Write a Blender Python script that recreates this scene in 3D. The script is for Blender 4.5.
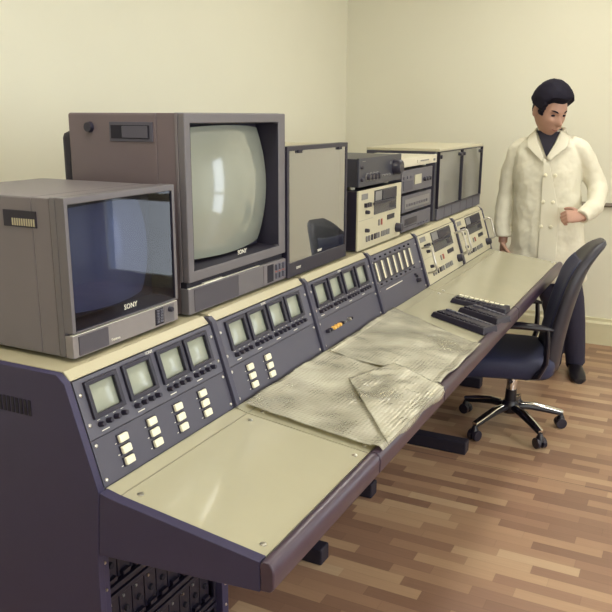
import bpy, bmesh, math, random
from mathutils import Vector, Matrix, noise
R = math.radians
random.seed(7)
for o in list(bpy.data.objects):
    bpy.data.objects.remove(o)
SC = bpy.context.scene
COL = SC.collection

# ------------------------------------------------------------------ camera
CAM = Vector((1.0730, -1.5780, 1.5496)); YAW, PITCH, ROLL, FPX = -0.4675, 0.2471, 0.0047, 757.3
fw = Vector((math.sin(YAW)*math.cos(PITCH), math.cos(YAW)*math.cos(PITCH), -math.sin(PITCH)))
rt = Vector((math.cos(YAW), -math.sin(YAW), 0)); up = rt.cross(fw)
r2 = rt*math.cos(ROLL) + up*math.sin(ROLL); u2 = -rt*math.sin(ROLL) + up*math.cos(ROLL)
cam = bpy.data.cameras.new('camera'); cam_o = bpy.data.objects.new('camera', cam); COL.objects.link(cam_o)
cam.sensor_width = 36; cam.sensor_fit = 'HORIZONTAL'; cam.lens = FPX/612*36; cam.clip_start = 0.05
cam_o.matrix_world = Matrix(((r2.x, u2.x, -fw.x, CAM.x), (r2.y, u2.y, -fw.y, CAM.y), (r2.z, u2.z, -fw.z, CAM.z), (0, 0, 0, 1)))
SC.camera = cam_o

# ------------------------------------------------------------------ world, daylight, exposure
w = bpy.data.worlds.new('world'); SC.world = w; w.use_nodes = True
w.node_tree.nodes['Background'].inputs[0].default_value = (0.80, 0.88, 1.0, 1)
w.node_tree.nodes['Background'].inputs[1].default_value = 1.5
SC.view_settings.view_transform = 'Standard'; SC.view_settings.look = 'None'
SC.view_settings.gamma = 1; SC.view_settings.use_curve_mapping = False
SC.view_settings.exposure = 0.50
XR = 3.9                                   # openings of the right wall: y0, y1, z0, z1, daylight power
OPEN = [(-2.9, -1.5, .95, 2.35, 45), (-0.6, 0.9, .95, 2.35, 45)]
DOOR = (2.92, 3.84, .04, 2.12, 13)          # glazed door of the back wall: x0, x1, z0, z1, power
def area(name, loc, rot, sx, sy, power, color):
    l = bpy.data.lights.new(name, 'AREA'); l.shape = 'RECTANGLE'; l.size = sx; l.size_y = sy
    l.energy = power; l.color = color
    o = bpy.data.objects.new(name, l); COL.objects.link(o); o.location = loc; o.rotation_euler = rot
    return o
for a, b, z0, z1, pw in OPEN:              # daylight entering each opening, just outside the pane
    area('daylight', (XR+0.22, (a+b)/2, (z0+z1)/2), (0, R(90), 0), z1-z0, b-a, pw, (0.99, 1.0, 0.96))
area('daylight', ((DOOR[0]+DOOR[1])/2, 3.906+.22, (DOOR[2]+DOOR[3])/2), (R(-90), 0, 0), DOOR[1]-DOOR[0], DOOR[3]-DOOR[2], DOOR[4], (0.99, 1.0, 0.96))
LAMP_POWER = 17.5                          # ceiling tubes (emission strength of the diffusers)

# ------------------------------------------------------------------ materials
def lin(c):
    c = c/255
    return c/12.92 if c <= 0.04045 else ((c+0.055)/1.055)**2.4
def rgb(c): return (lin(c[0]), lin(c[1]), lin(c[2]), 1)
MATS = {}
def mat(name, c, rough=0.5, metal=0.0, spec=0.5, var=0.06, scale=18, bump=0.0, bscale=200, coat=0.0):
    if name in MATS: return MATS[name]
    m = bpy.data.materials.new(name); m.use_nodes = True
    nt = m.node_tree; N = nt.nodes; L = nt.links; p = N['Principled BSDF']
    p.inputs['Roughness'].default_value = rough; p.inputs['Metallic'].default_value = metal
    p.inputs['Specular IOR Level'].default_value = spec; p.inputs['Coat Weight'].default_value = coat
    p.inputs['Coat Roughness'].default_value = 0.05
    tc = N.new('ShaderNodeTexCoord'); n = N.new('ShaderNodeTexNoise')
    n.inputs['Scale'].default_value = scale; n.inputs['Detail'].default_value = 3
    L.new(tc.outputs['Object'], n.inputs['Vector'])
    mx = N.new('ShaderNodeMix'); mx.data_type = 'RGBA'
    k = rgb(c)
    mx.inputs[6].default_value = tuple(v*(1-var) for v in k[:3]) + (1,)
    mx.inputs[7].default_value = tuple(min(1, v*(1+var)) for v in k[:3]) + (1,)
    L.new(n.outputs['Fac'], mx.inputs[0]); L.new(mx.outputs[2], p.inputs['Base Color'])
    if bump:
        n2 = N.new('ShaderNodeTexNoise'); n2.inputs['Scale'].default_value = bscale
        L.new(tc.outputs['Object'], n2.inputs['Vector'])
        b = N.new('ShaderNodeBump'); b.inputs['Strength'].default_value = bump; b.inputs['Distance'].default_value = 0.002
        L.new(n2.outputs['Fac'], b.inputs['Height']); L.new(b.outputs['Normal'], p.inputs['Normal'])
    MATS[name] = m
    return m
def glass_mat(name, tint, refl_rough=0.02, ior=1.5, extra=0.0):
    m = bpy.data.materials.new(name); m.use_nodes = True; nt = m.node_tree; N = nt.nodes; L = nt.links
    N.remove(N['Principled BSDF'])
    t = N.new('ShaderNodeBsdfTransparent'); t.inputs[0].default_value = rgb(tint)
    g = N.new('ShaderNodeBsdfGlossy'); g.inputs['Roughness'].default_value = refl_rough; g.inputs[0].default_value = (.97, .98, 1, 1)
    f = N.new('ShaderNodeFresnel'); f.inputs['IOR'].default_value = ior
    a = N.new('ShaderNodeMath'); a.operation = 'ADD'; a.use_clamp = True; a.inputs[1].default_value = extra
    L.new(f.outputs[0], a.inputs[0])
    ge = N.new('ShaderNodeNewGeometry'); iv = N.new('ShaderNodeMath'); iv.operation = 'SUBTRACT'; iv.inputs[0].default_value = 1
    L.new(ge.outputs['Backfacing'], iv.inputs[1])          # reflect at the front face only, not inside the pane
    fa = N.new('ShaderNodeMath'); fa.operation = 'MULTIPLY'; L.new(a.outputs[0], fa.inputs[0]); L.new(iv.outputs[0], fa.inputs[1])
    mx = N.new('ShaderNodeMixShader'); L.new(fa.outputs[0], mx.inputs[0]); L.new(t.outputs[0], mx.inputs[1]); L.new(g.outputs[0], mx.inputs[2])
    L.new(mx.outputs[0], N['Material Output'].inputs[0])
    MATS[name] = m
    return m
def emit_mat(name, c, s):
    m = bpy.data.materials.new(name); m.use_nodes = True; p = m.node_tree.nodes['Principled BSDF']
    p.inputs['Base Color'].default_value = rgb(c); p.inputs['Emission Color'].default_value = rgb(c)
    p.inputs['Emission Strength'].default_value = s
    return m

M_wall = mat('wall_paint', (225, 222, 204), 0.75, var=0.02, scale=3, bump=0.08, bscale=90)
M_ceil = mat('ceiling_paint', (236, 232, 215), 0.8, var=0.02)
M_trim = mat('trim_paint', (214, 208, 176), 0.5, var=0.03)
M_rail = mat('rail_wood', (120, 108, 92), 0.5, var=0.1)
M_side = mat('console_dark', (49, 44, 74), 0.55, var=0.08, bump=0.15, bscale=400)
M_panel = mat('rack_grey', (84, 83, 95), 0.45, var=0.05, bump=0.05, bscale=500)
M_panel2 = mat('rack_grey_dark', (72, 70, 83), 0.45, var=0.05, bump=0.05, bscale=500)
M_divider = mat('divider_grey', (58, 56, 74), 0.4)
M_beige = mat('beige_metal', (174, 166, 139), 0.35, var=0.03)
M_work = mat('worktop_beige', (170, 165, 141), 0.2, var=0.05, scale=6, coat=0.4)
M_fold = mat('fold_beige', (132, 127, 106), 0.5)
M_edge = mat('edge_vinyl', (64, 50, 64), 0.32, var=0.12, scale=40)
M_black = mat('black_plastic', (34, 30, 46), 0.4)
M_black2 = mat('matt_black', (30, 26, 42), 0.6)
M_crt = mat('monitor_grey', (108, 102, 106), 0.42, var=0.05, bump=0.12, bscale=500)
M_crt2 = mat('monitor_brown_grey', (100, 88, 92), 0.45, var=0.06, bump=0.12, bscale=500)
M_bezel = mat('bezel_grey', (98, 94, 98), 0.4, var=0.04, bump=0.05, bscale=600)
M_ctrl = mat('control_grey', (128, 122, 122), 0.42, var=0.05)
M_grille = mat('speaker_grille', (72, 68, 76), 0.7, var=0.35, scale=400)
M_tube = mat('picture_tube', (140, 144, 134), 0.12, var=0.03, coat=0.6)
M_tube_dark = mat('picture_tube_dark', (112, 119, 140), 0.14, var=0.05, coat=0.4)
M_small = mat('small_tube', (150, 154, 140), 0.18, var=0.06, scale=30, coat=0.3)
M_white = mat('white_plastic', (232, 226, 200), 0.4, var=0.03)
M_ink = mat('white_print', (232, 228, 214), 0.5, var=0.02)
M_chrome = mat('chrome', (225, 222, 218), 0.12, metal=1.0, var=0.02)
M_steel = mat('steel', (196, 192, 184), 0.3, metal=1.0, var=0.03)
M_vtr = mat('deck_cream', (186, 179, 154), 0.45, var=0.03)
M_window = mat('deck_window', (62, 64, 72), 0.2, var=0.08)
M_mid = mat('mid_grey', (118, 116, 116), 0.4)
M_red = mat('red_key', (150, 72, 66), 0.4)
M_orange = mat('orange_cap', (230, 178, 90), 0.4)
M_silver = mat('silver_case', (214, 208, 190), 0.35, metal=0.3, var=0.03)
M_deck = mat('deck_grey', (86, 84, 94), 0.4, var=0.05)
M_lcd = mat('display_pale', (176, 172, 150), 0.3)
M_ambox = mat('amplifier_black', (54, 54, 64), 0.38, var=0.06)
M_dark_rack = mat('rack_dark_blue', (21, 18, 36), 0.45, var=0.15, scale=60)
M_hole = mat('dark_slot', (20, 17, 32), 0.8)
M_seat = mat('chair_fabric', (42, 45, 74), 0.6, var=0.15, scale=60, bump=0.3, bscale=350)
M_shell = mat('chair_leatherette', (48, 46, 56), 0.42, var=0.1, bump=0.15, bscale=150)
M_cplast = mat('chair_plastic', (26, 23, 34), 0.35)
M_skin = mat('skin', (176, 136, 118), 0.5, var=0.08, scale=30)
M_lip = mat('lip', (140, 86, 78), 0.45)
M_hair = mat('hair_black', (20, 17, 32), 0.75, spec=0.2, var=0.2, scale=60, bump=0.5, bscale=120)
M_coat = mat('coat_cotton', (218, 213, 194), 0.8, var=0.03, scale=10, bump=0.1, bscale=300)
M_sweater = mat('sweater_navy', (32, 28, 44), 0.8, var=0.15, scale=60)
M_trouser = mat('trouser_navy', (42, 40, 62), 0.75, var=0.1)
M_shoe = mat('shoe_black', (24, 20, 28), 0.3)
G_dark = glass_mat('smoked_glass', (205, 208, 222), 0.02, 1.34, 0.0)
G_front = glass_mat('front_glass', (208, 212, 220), 0.02, 1.6, 0.40)
G_door = glass_mat('door_glass', (238, 240, 246), 0.10, 1.6, 0.24)
G_pane = glass_mat('pane_glass', (250, 252, 255), 0.0, 1.3)

def floor_mat():
    m = bpy.data.materials.new('strip_floor'); m.use_nodes = True; nt = m.node_tree; N = nt.nodes; L = nt.links
    p = N['Principled BSDF']; p.inputs['Roughness'].default_value = 0.36
    tc = N.new('ShaderNodeTexCoord'); sx = N.new('ShaderNodeSeparateXYZ'); L.new(tc.outputs['Object'], sx.inputs[0])
    def mth(op, a, b=None):
        n = N.new('ShaderNodeMath'); n.operation = op
        for i, v in enumerate((a, b)):
            if v is None: continue
            if isinstance(v, (int, float)): n.inputs[i].default_value = v
            else: L.new(v, n.inputs[i])
        return n.outputs[0]
    row_f = mth('DIVIDE', sx.outputs[1], 0.054); row = mth('FLOOR', row_f)
    wr = N.new('ShaderNodeTexWhiteNoise'); wr.noise_dimensions = '1D'; L.new(row, wr.inputs['W'])
    tri = mth('MULTIPLY', mth('MODULO', mth('ADD', row, 300), 3), 0.36)
    off = mth('ADD', tri, mth('MULTIPLY', wr.outputs['Value'], 0.25))
    col_f = mth('ADD', mth('DIVIDE', sx.outputs[0], 0.285), off); col = mth('FLOOR', col_f)
    cv = N.new('ShaderNodeCombineXYZ'); L.new(col, cv.inputs[0]); L.new(row, cv.inputs[1])
    wn = N.new('ShaderNodeTexWhiteNoise'); wn.noise_dimensions = '2D'; L.new(cv.outputs[0], wn.inputs['Vector'])
    ramp = N.new('ShaderNodeValToRGB'); e = ramp.color_ramp.elements
    e[0].position = 0.0; e[0].color = rgb((136, 104, 86)); e[1].position = 1.0; e[1].color = rgb((190, 162, 132))
    for ps, c in ((0.35, (152, 118, 97)), (0.6, (168, 134, 108)), (0.85, (182, 150, 120))):
        k = e.new(ps); k.color = rgb(c)
    L.new(wn.outputs['Value'], ramp.inputs[0])
    mp = N.new('ShaderNodeMapping'); mp.inputs['Scale'].default_value = (3, 60, 1); L.new(tc.outputs['Object'], mp.inputs[0])
    gr = N.new('ShaderNodeTexNoise'); gr.inputs['Scale'].default_value = 2; gr.inputs['Detail'].default_value = 5
    L.new(mp.outputs[0], gr.inputs['Vector'])
    gm = N.new('ShaderNodeMapRange'); gm.inputs[3].default_value = 0.88; gm.inputs[4].default_value = 1.10; L.new(gr.outputs['Fac'], gm.inputs[0])
    fx = mth('FRACT', col_f); fy = mth('FRACT', row_f)
    edge = mth('MINIMUM', mth('MULTIPLY', mth('MINIMUM', fx, mth('SUBTRACT', 1, fx)), 6.0), mth('MINIMUM', fy, mth('SUBTRACT', 1, fy)))
    em = N.new('ShaderNodeMapRange'); em.inputs[2].default_value = 0.05; em.inputs[3].default_value = 0.86; L.new(edge, em.inputs[0])
    joint = mth('LESS_THAN', mth('ABSOLUTE', mth('SUBTRACT', sx.outputs[1], 1.63)), 0.003)   # the sheet joint
    jf = mth('SUBTRACT', 1.0, mth('MULTIPLY', joint, 0.45))
    v = mth('MULTIPLY', mth('MULTIPLY', gm.outputs[0], em.outputs[0]), jf)
    mx = N.new('ShaderNodeVectorMath'); mx.operation = 'SCALE'; L.new(ramp.outputs[0], mx.inputs[0]); L.new(v, mx.inputs['Scale'])
    L.new(mx.outputs[0], p.inputs['Base Color'])
    return m
M_floor = floor_mat()

def bubble_mat():
    m = bpy.data.materials.new('bubble_plastic'); m.use_nodes = True; nt = m.node_tree; N = nt.nodes; L = nt.links
    N.remove(N['Principled BSDF'])
    tc = N.new('ShaderNodeTexCoord'); v = N.new('ShaderNodeTexVoronoi'); v.inputs['Scale'].default_value = 95; v.inputs['Randomness'].default_value = 0.25
    L.new(tc.outputs['Object'], v.inputs['Vector'])
    b = N.new('ShaderNodeBump'); b.inputs['Strength'].default_value = 0.65; b.inputs['Distance'].default_value = 0.004; b.invert = True
    L.new(v.outputs['Distance'], b.inputs['Height'])
    d = N.new('ShaderNodeBsdfDiffuse'); d.inputs[0].default_value = rgb((236, 231, 208))
    g = N.new('ShaderNodeBsdfGlossy'); g.inputs['Roughness'].default_value = 0.22
    t = N.new('ShaderNodeBsdfTransparent'); t.inputs[0].default_value = rgb((235, 230, 210))
    for s in (d, g): L.new(b.outputs[0], s.inputs['Normal'])
    n = N.new('ShaderNodeTexNoise'); n.inputs['Scale'].default_value = 5; L.new(tc.outputs['Object'], n.inputs['Vector'])
    mr = N.new('ShaderNodeMapRange'); mr.inputs[1].default_value = 0.3; mr.inputs[2].default_value = 0.7; mr.inputs[3].default_value = 0.22; mr.inputs[4].default_value = 0.66
    L.new(n.outputs['Fac'], mr.inputs[0])
    m1 = N.new('ShaderNodeMixShader'); L.new(mr.outputs[0], m1.inputs[0]); L.new(t.outputs[0], m1.inputs[1]); L.new(d.outputs[0], m1.inputs[2])
    f = N.new('ShaderNodeFresnel'); f.inputs[0].default_value = 1.5; L.new(b.outputs[0], f.inputs['Normal'])
    m2 = N.new('ShaderNodeMixShader'); L.new(f.outputs[0], m2.inputs[0]); L.new(m1.outputs[0], m2.inputs[1]); L.new(g.outputs[0], m2.inputs[2])
    L.new(m2.outputs[0], N['Material Output'].inputs[0])
    return m
M_bubble = bubble_mat()

# ------------------------------------------------------------------ mesh helpers
class MB:
    def __init__(s): s.bm = bmesh.new()
    def quadbox(s, P):   # 8 points: bottom 4, top 4
        v = [s.bm.verts.new(p) for p in P]
        for f in ((3, 2, 1, 0), (4, 5, 6, 7), (0, 1, 5, 4), (1, 2, 6, 5), (2, 3, 7, 6), (3, 0, 4, 7)):
            s.bm.faces.new([v[i] for i in f])
        return s
    def box(s, x0, y0, z0, x1, y1, z1, M=None):
        P = [Vector(p) for p in ((x0, y0, z0), (x1, y0, z0), (x1, y1, z0), (x0, y1, z0), (x0, y0, z1), (x1, y0, z1), (x1, y1, z1), (x0, y1, z1))]
        if M is not None: P = [M @ p for p in P]
        return s.quadbox(P)
    def prism(s, poly, axis, lo, hi):
        def pt(a, b, h): return {0: (h, a, b), 1: (a, h, b), 2: (a, b, h)}[axis]
        A = [s.bm.verts.new(pt(a, b, lo)) for a, b in poly]; B = [s.bm.verts.new(pt(a, b, hi)) for a, b in poly]
        n = len(poly)
        s.bm.faces.new(A[::-1]); s.bm.faces.new(B)
        for i in range(n): s.bm.faces.new((A[i], A[(i+1) % n], B[(i+1) % n], B[i]))
        return s
    def loft(s, rings, cap=True, close=False):
        V = [[s.bm.verts.new(p) for p in r] for r in rings]; n = len(V[0])
        pairs = list(zip(V, V[1:])) + ([(V[-1], V[0])] if close else [])
        for a, b in pairs:
            for i in range(n): s.bm.faces.new((a[i], a[(i+1) % n], b[(i+1) % n], b[i]))
        if cap and not close: s.bm.faces.new(V[0][::-1]); s.bm.faces.new(V[-1])
        return s
    def tube(s, pts, rad, seg=12, cap=True, ell=1.0, close=False):
        pts = [Vector(p) for p in pts]
        if isinstance(rad, (int, float)): rad = [rad]*len(pts)
        rings = []; prev = None
        n = len(pts)
        for i, p in enumerate(pts):
            if close: t = (pts[(i+1) % n]-pts[i-1])
            else: t = pts[min(i+1, n-1)] - pts[max(i-1, 0)]
            t.normalize()
            if prev is None:
                a = Vector((0, 0, 1)) if abs(t.z) < 0.9 else Vector((1, 0, 0)); x = t.cross(a).normalized()
            else:
                x = (prev - t*prev.dot(t)).normalized()
            y = t.cross(x); prev = x
            rings.append([p + (x*math.cos(2*math.pi*k/seg) + y*math.sin(2*math.pi*k/seg)*ell)*rad[i] for k in range(seg)])
        return s.loft(rings, cap, close)
    def cyl(s, p0, p1, r0, r1=None, seg=20): return s.tube([p0, p1], [r0, r0 if r1 is None else r1], seg)
    def frame(s, o, h, z0, z1):   # rectangular plate o=(x0,y0,x1,y1) with hole h, between z0 and z1
        def q(r, z): return [s.bm.verts.new(p) for p in ((r[0], r[1], z), (r[2], r[1], z), (r[2], r[3], z), (r[0], r[3], z))]
        a, b, c, d = q(o, z1), q(h, z1), q(o, z0), q(h, z0)
        for i in range(4):
            j = (i+1) % 4
            s.bm.faces.new((a[i], a[j], b[j], b[i])); s.bm.faces.new((c[j], c[i], d[i], d[j]))
            s.bm.faces.new((a[j], a[i], c[i], c[j])); s.bm.faces.new((b[i], b[j], d[j], d[i]))
        return s
    def grid(s, f, nu, nv):
        V = [[s.bm.verts.new(f(i/nu, j/nv)) for j in range(nv+1)] for i in range(nu+1)]
        for i in range(nu):
            for j in range(nv): s.bm.faces.new((V[i][j], V[i+1][j], V[i+1][j+1], V[i][j+1]))
        return s
    def ico(s, f, sub=4, M=None):
        r = bmesh.ops.create_icosphere(s.bm, subdivisions=sub, radius=1)
        for v in r['verts']:
            p = Vector(f(v.co.normalized())); v.co = M @ p if M is not None else p
        return s

def obj(name, mb, m, parent=None, bevel=0.0, smooth=None, seg=2):
    bmesh.ops.recalc_face_normals(mb.bm, faces=mb.bm.faces)
    me = bpy.data.meshes.new(name); mb.bm.to_mesh(me); mb.bm.free()
    me.materials.append(m)
    o = bpy.data.objects.new(name, me); COL.objects.link(o)
    if parent is not None: o.parent = parent
    if smooth is None: smooth = bool(bevel)
    if smooth:
        me.shade_smooth()
        if not bevel: me.set_sharp_from_angle(angle=R(40))
    if bevel:
        b = o.modifiers.new('bevel', 'BEVEL'); b.width = bevel; b.segments = seg; b.limit_method = 'ANGLE'; b.angle_limit = R(40)
        b.harden_normals = True
    return o
def tag(o, label, cat, group=None, kind=None):
    o['label'] = label; o['category'] = cat
    if group: o['group'] = group
    if kind: o['kind'] = kind
    return o
def struct(o): o['kind'] = 'structure'; return o
FRONT = Matrix(((0, 0, 1), (1, 0, 0), (0, 1, 0)))            # local x -> +Y, y -> +Z, z -> +X (faces the operator)
_d = Vector((.0698, 0, .8074-1.0277)).normalized(); _n = Vector((-_d.z, 0, _d.x))
PANEL = Matrix(((0, -_d.x, _n.x), (1, 0, 0), (0, -_d.z, _n.z)))   # the sloped rack face
def thing(name, label, cat, loc, basis=None, rotz=0.0, group=None):
    o = bpy.data.objects.new(name, None); COL.objects.link(o); o.empty_display_size = 0.05
    M = (basis.to_4x4() if basis is not None else Matrix.Rotation(rotz, 4, 'Z'))
    M = Matrix.Translation(Vector(loc)) @ M
    o.matrix_world = M
    tag(o, label, cat, group)
    return o
def text(name, s, size, m, parent, x, y, z, align='CENTER'):
    cu = bpy.data.curves.new(name, 'FONT'); cu.body = s; cu.size = size; cu.align_x = align; cu.extrude = 0.0004; cu.resolution_u = 2
    t = bpy.data.objects.new(name+'_curve', cu); COL.objects.link(t)
    dg = bpy.context.evaluated_depsgraph_get(); me = bpy.data.meshes.new_from_object(t.evaluated_get(dg))
    bpy.data.objects.remove(t)
    me.materials.clear(); me.materials.append(m)
    me.transform(Matrix.Translation((x, y, z)))
    o = bpy.data.objects.new(name, me); COL.objects.link(o); o.parent = parent
    return o
def knob(parent, x, y, r, h, m=None, z=0.0, name='knob', seg=14):
    return obj(name, MB().tube([(x, y, z), (x, y, z+h*0.8), (x, y, z+h)], [r, r*0.92, r*0.75], seg), m or M_black, parent, smooth=True)
def screw(parent, x, y, z=0.004, r=0.0045):
    return obj('mounting_screw', MB().tube([(x, y, z), (x, y, z+.002), (x, y, z+.0035)], [r, r*.9, r*.4], 10), M_steel, parent, smooth=True)

# ------------------------------------------------------------------ room
XL, YB, YF, ZC = -1.36, 3.906, -3.6, 2.9
struct(obj('floor', MB().box(XL-.1, YF-.1, -.1, XR+.3, YB+.1, 0), M_floor))
struct(obj('ceiling', MB().box(XL-.1, YF-.1, ZC, XR+.3, YB+.1, ZC+.1), M_ceil))
struct(obj('wall_left', MB().box(XL-.1, YF-.1, 0, XL, YB+.1, ZC), M_wall))
struct(obj('wall_back', MB().box(XL, YB, 0, DOOR[0], YB+.1, ZC).box(DOOR[1], YB, 0, XR, YB+.1, ZC).box(DOOR[0], YB, DOOR[3], DOOR[1], YB+.1, ZC).box(DOOR[0], YB, 0, DOOR[1], YB+.1, DOOR[2]), M_wall))
struct(obj('wall_front', MB().box(XL, YF-.1, 0, XR, YF, ZC), M_wall))
wr = MB(); ys = [YF-.1] + [v for s in OPEN for v in s[:2]] + [YB+.1]
for a, b in zip(ys[::2], ys[1::2]): wr.box(XR, a, 0, XR+.15, b, ZC)
for a, b, z0, z1, pw in OPEN: wr.box(XR, a, 0, XR+.15, b, z0); wr.box(XR, a, z1, XR+.15, b, ZC)
struct(obj('wall_right', wr, M_wall))
for i, (a, b, z0, z1, pw) in enumerate(OPEN):
    f = MB()
    for y in (a, (a+b)/2-.025, b-.05): f.box(XR+.04, y, z0, XR+.10, y+.05, z1)
    for z in (z0, z0+.9, z1-.05): f.box(XR+.04, a, z, XR+.10, b, z+.05)
    wo = struct(obj('window_%d' % (i+1), f, M_white))
    obj('window_pane', MB().box(XR+.066, a+.02, z0+.02, XR+.07, b-.02, z1-.02), G_pane, wo)
    obj('window_sill', MB().box(XR-.06, a-.04, z0-.03, XR+.04, b+.04, z0), M_white, wo, bevel=.004)
x0, x1, z0, z1, pw = DOOR
f = MB()
for x in (x0, x1-.07): f.box(x, YB+.02, z0, x+.07, YB+.06, z1)
for z in (z0, z0+.75, z1-.07): f.box(x0+.07, YB+.02, z, x1-.07, YB+.06, z+.07)
dr = struct(obj('door_1', f, M_white))
obj('door_glass', MB().box(x0+.07, YB+.038, z0+.07, x1-.07, YB+.042, z1-.07), G_pane, dr)
obj('door_handle', MB().tube([(x0+.035, YB+.02, 1.0), (x0+.035, YB-.03, 1.0), (x0+.13, YB-.03, 1.0)], .009, 10), M_steel, dr, smooth=True)
def board(a, b, z0, z1, t): return [(a, z0), (a, z1-.03), (a+t*.5, z1-.012), (a+t*.5, z1), (b, z1), (b, z0)]
bb = MB().prism([(YB-.03, 0), (YB-.03, .15), (YB-.018, .165), (YB-.018, .185), (YB, .185), (YB, 0)], 0, XL+.018, DOOR[0]-.005)
struct(obj('baseboard_back', bb, M_trim))
struct(obj('baseboard_left', MB().prism([(XL, 0), (XL+.018, 0), (XL+.018, .17), (XL+.01, .185), (XL, .185)], 1, YF, YB), M_trim))
struct(obj('baseboard_right', MB().box(XR-.018, YF, 0, XR, YB, .185), M_trim))
struct(obj('trim_1', MB().prism([(YB-.022, .958), (YB-.03, .968), (YB-.022, .985), (YB, .985), (YB, .955)], 0, .33, 1.25), M_rail))
M_tubelight = emit_mat('lamp_diffuser', (253, 251, 241), LAMP_POWER)
for i, (x, y) in enumerate(((0.25, -0.7), (0.45, 2.45), (2.5, -0.7), (2.3, 2.2))):
    l = thing('ceiling_light', ('white fluorescent ceiling fitting above the near monitors', 'white fluorescent ceiling fitting above the cream deck controllers', 'white fluorescent ceiling fitting on the window side near the camera', 'white fluorescent ceiling fitting on the window side near the far wall')[i], 'ceiling light', (x, y, ZC), group='ceiling fittings')
    obj('housing', MB().box(-.14, -.65, -.07, .14, .65, 0), M_white, l, bevel=.005)
    obj('diffuser', MB().box(-.12, -.62, -.085, .12, .62, -.0705), M_tubelight, l)

# ------------------------------------------------------------------ console
DIV = [0.0, .53, 1.06, 1.605, 2.20, 2.775]
Y0 = -.508
XBK = -.62
con = thing('control_console', 'long dark grey broadcast control console with sloped rack face and beige worktop', 'console', (-.25, 1.1, 0))
def cobj(name, mb, m, parent=None, **k):      # console parts are modelled in world coordinates
    bmesh.ops.translate(mb.bm, verts=mb.bm.verts, vec=(.25, -1.1, 0))
    return obj(name, mb, m, parent or con, **k)
prof = [(XBK, 1.0445), (-.017, 1.0445), (.004, 1.0275), (.0745, .809), (.062, .66), (.05, 0), (XBK, 0)]
sp = cobj('side_panel', MB().prism(prof, 1, Y0-.018, Y0), M_side, bevel=.002)
cobj('side_panel', MB().prism([(XBK, 1.0445), (-.017, 1.0445), (.006, 1.0275), (.078, .80), (.062, .66), (.0, 0), (XBK, 0)], 1, 2.775, 2.793), M_side, bevel=.002)
v = MB()
for k in range(26): v.box(-.40+.012*k, Y0-.0195, .942, -.40+.012*k+.007, Y0-.0182, .976)
cobj('side_vent', v, M_hole, sp)
edges = [Y0] + DIV
for a, b in zip(edges, edges[1:]):
    a2 = a + (.002 if a == Y0 else .011); b2 = b - (.002 if b == DIV[-1] else .011)
    cobj('shelf_top', MB().prism([(XBK, 1.028), (XBK, 1.045), (-.016, 1.045), (.0015, 1.0272), (-.006, 1.023), (-.03, 1.028)], 1, a2, b2), M_beige, bevel=.0015)
ox = lambda t, nn: (0+_d.x*t+_n.x*nn, 1.0277+_d.z*t+_n.z*nn)
for y in DIV[:-1]:
    cobj('divider', MB().prism([ox(-.0175, -.02), ox(-.015, .002), ox(0, .011), ox(.228, .014), ox(.234, .0), ox(.234, -.03)], 1, y-.010, y+.010), M_divider, bevel=.0015)
cobj('rack_frame', MB().prism([ox(.003, -.012), ox(.003, -.0015), ox(.24, -.0015), ox(.24, -.012)], 1, Y0+.001, 2.774), M_panel2)
cobj('back_panel', MB().box(XBK, Y0+.001, .35, XBK+.015, 2.774, 1.027), M_side)
cobj('lower_panel', MB().box(-.50, .012, .0, -.485, 2.774, .66), M_side)
# desk box under the worktop, worktops and vinyl edges
cobj('desk_box', MB().prism([(-.3, .77), (.06, .785), (.448, .738), (.448, .700), (.062, .664), (-.3, .664)], 1, Y0+.001, 2.774), M_side, bevel=.001)
cobj('end_cheek', MB().prism([(.0755, .8075), (.110, .8005), (.449, .7605), (.449, .698), (.064, .663)], 1, Y0-.017, Y0+.008), M_side, bevel=.002)
SEG = [(Y0+.0085, -.002), (.002, .530), (.534, 1.603), (1.607, 2.774)]
def wtop(X):
    return .8074-(X-.07)*.26 if X < .108 else .7975-(X-.108)*.1165
for k, (a, b) in enumerate(SEG):
    pr = [(.0705, .806), (.107, .7965), (.447, .757), (.447, .742), (.107, .782), (.0705, .79)]
    wt = cobj('worktop', MB().prism(pr, 1, a, b), M_work, bevel=.0012)
    cobj('fold_line', MB().prism([(.106, wtop(.106)-.0008), (.109, wtop(.1085)-.0004), (.109, wtop(.109)-.006), (.106, wtop(.106)-.006)], 1, a+.004, b-.004), M_fold, wt)
    for X, Y in ((.135, a+.03), (.425, a+.03), (.135, b-.03), (.425, b-.03)):
        z = wtop(X)-.0008
        cobj('worktop_screw', MB().tube([(X, Y, z-.002), (X, Y, z+.0015), (X, Y, z+.003)], [.007, .0065, .003], 12), M_steel, wt, smooth=True)
    lo = a-.026 if k == 0 else a
    pts = [(.4495, .7585), (.456, .7635), (.468, .7625), (.4765, .755), (.479, .742), (.478, .712), (.472, .702), (.4495, .700)]
    cobj('worktop_edge', MB().prism(pts, 1, lo, b), M_edge, bevel=.004, seg=3)
# standing feet
for y, x1 in ((.07, .035), (.60, .055), (1.13, .03), (1.72, .265), (2.64, .10)):
    f = MB().box(-.46, y-.032, 0, x1, y+.032, .062)
    cobj('foot_bar', f, M_black2, bevel=.006)
    cobj('foot_post', MB().box(-.36, y-.03, .061, -.26, y+.03, .665), M_black2, bevel=.003)
# front posts of the near rack bay
for y in (Y0+.001, -.045):
    po = cobj('rack_post', MB().box(.012, y, 0, .045, y+.03, .664), M_side, bevel=.002)
    for k in range(9):
        z = .62-.066*k
        cobj('post_screw', MB().cyl((.0445, y+.016, z), (.048, y+.016, z), .005, .003, 8), M_steel, po, smooth=True)
cobj('bay_wall', MB().box(-.485, -.012, 0, -.0, -.002, .664), M_side)
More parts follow.
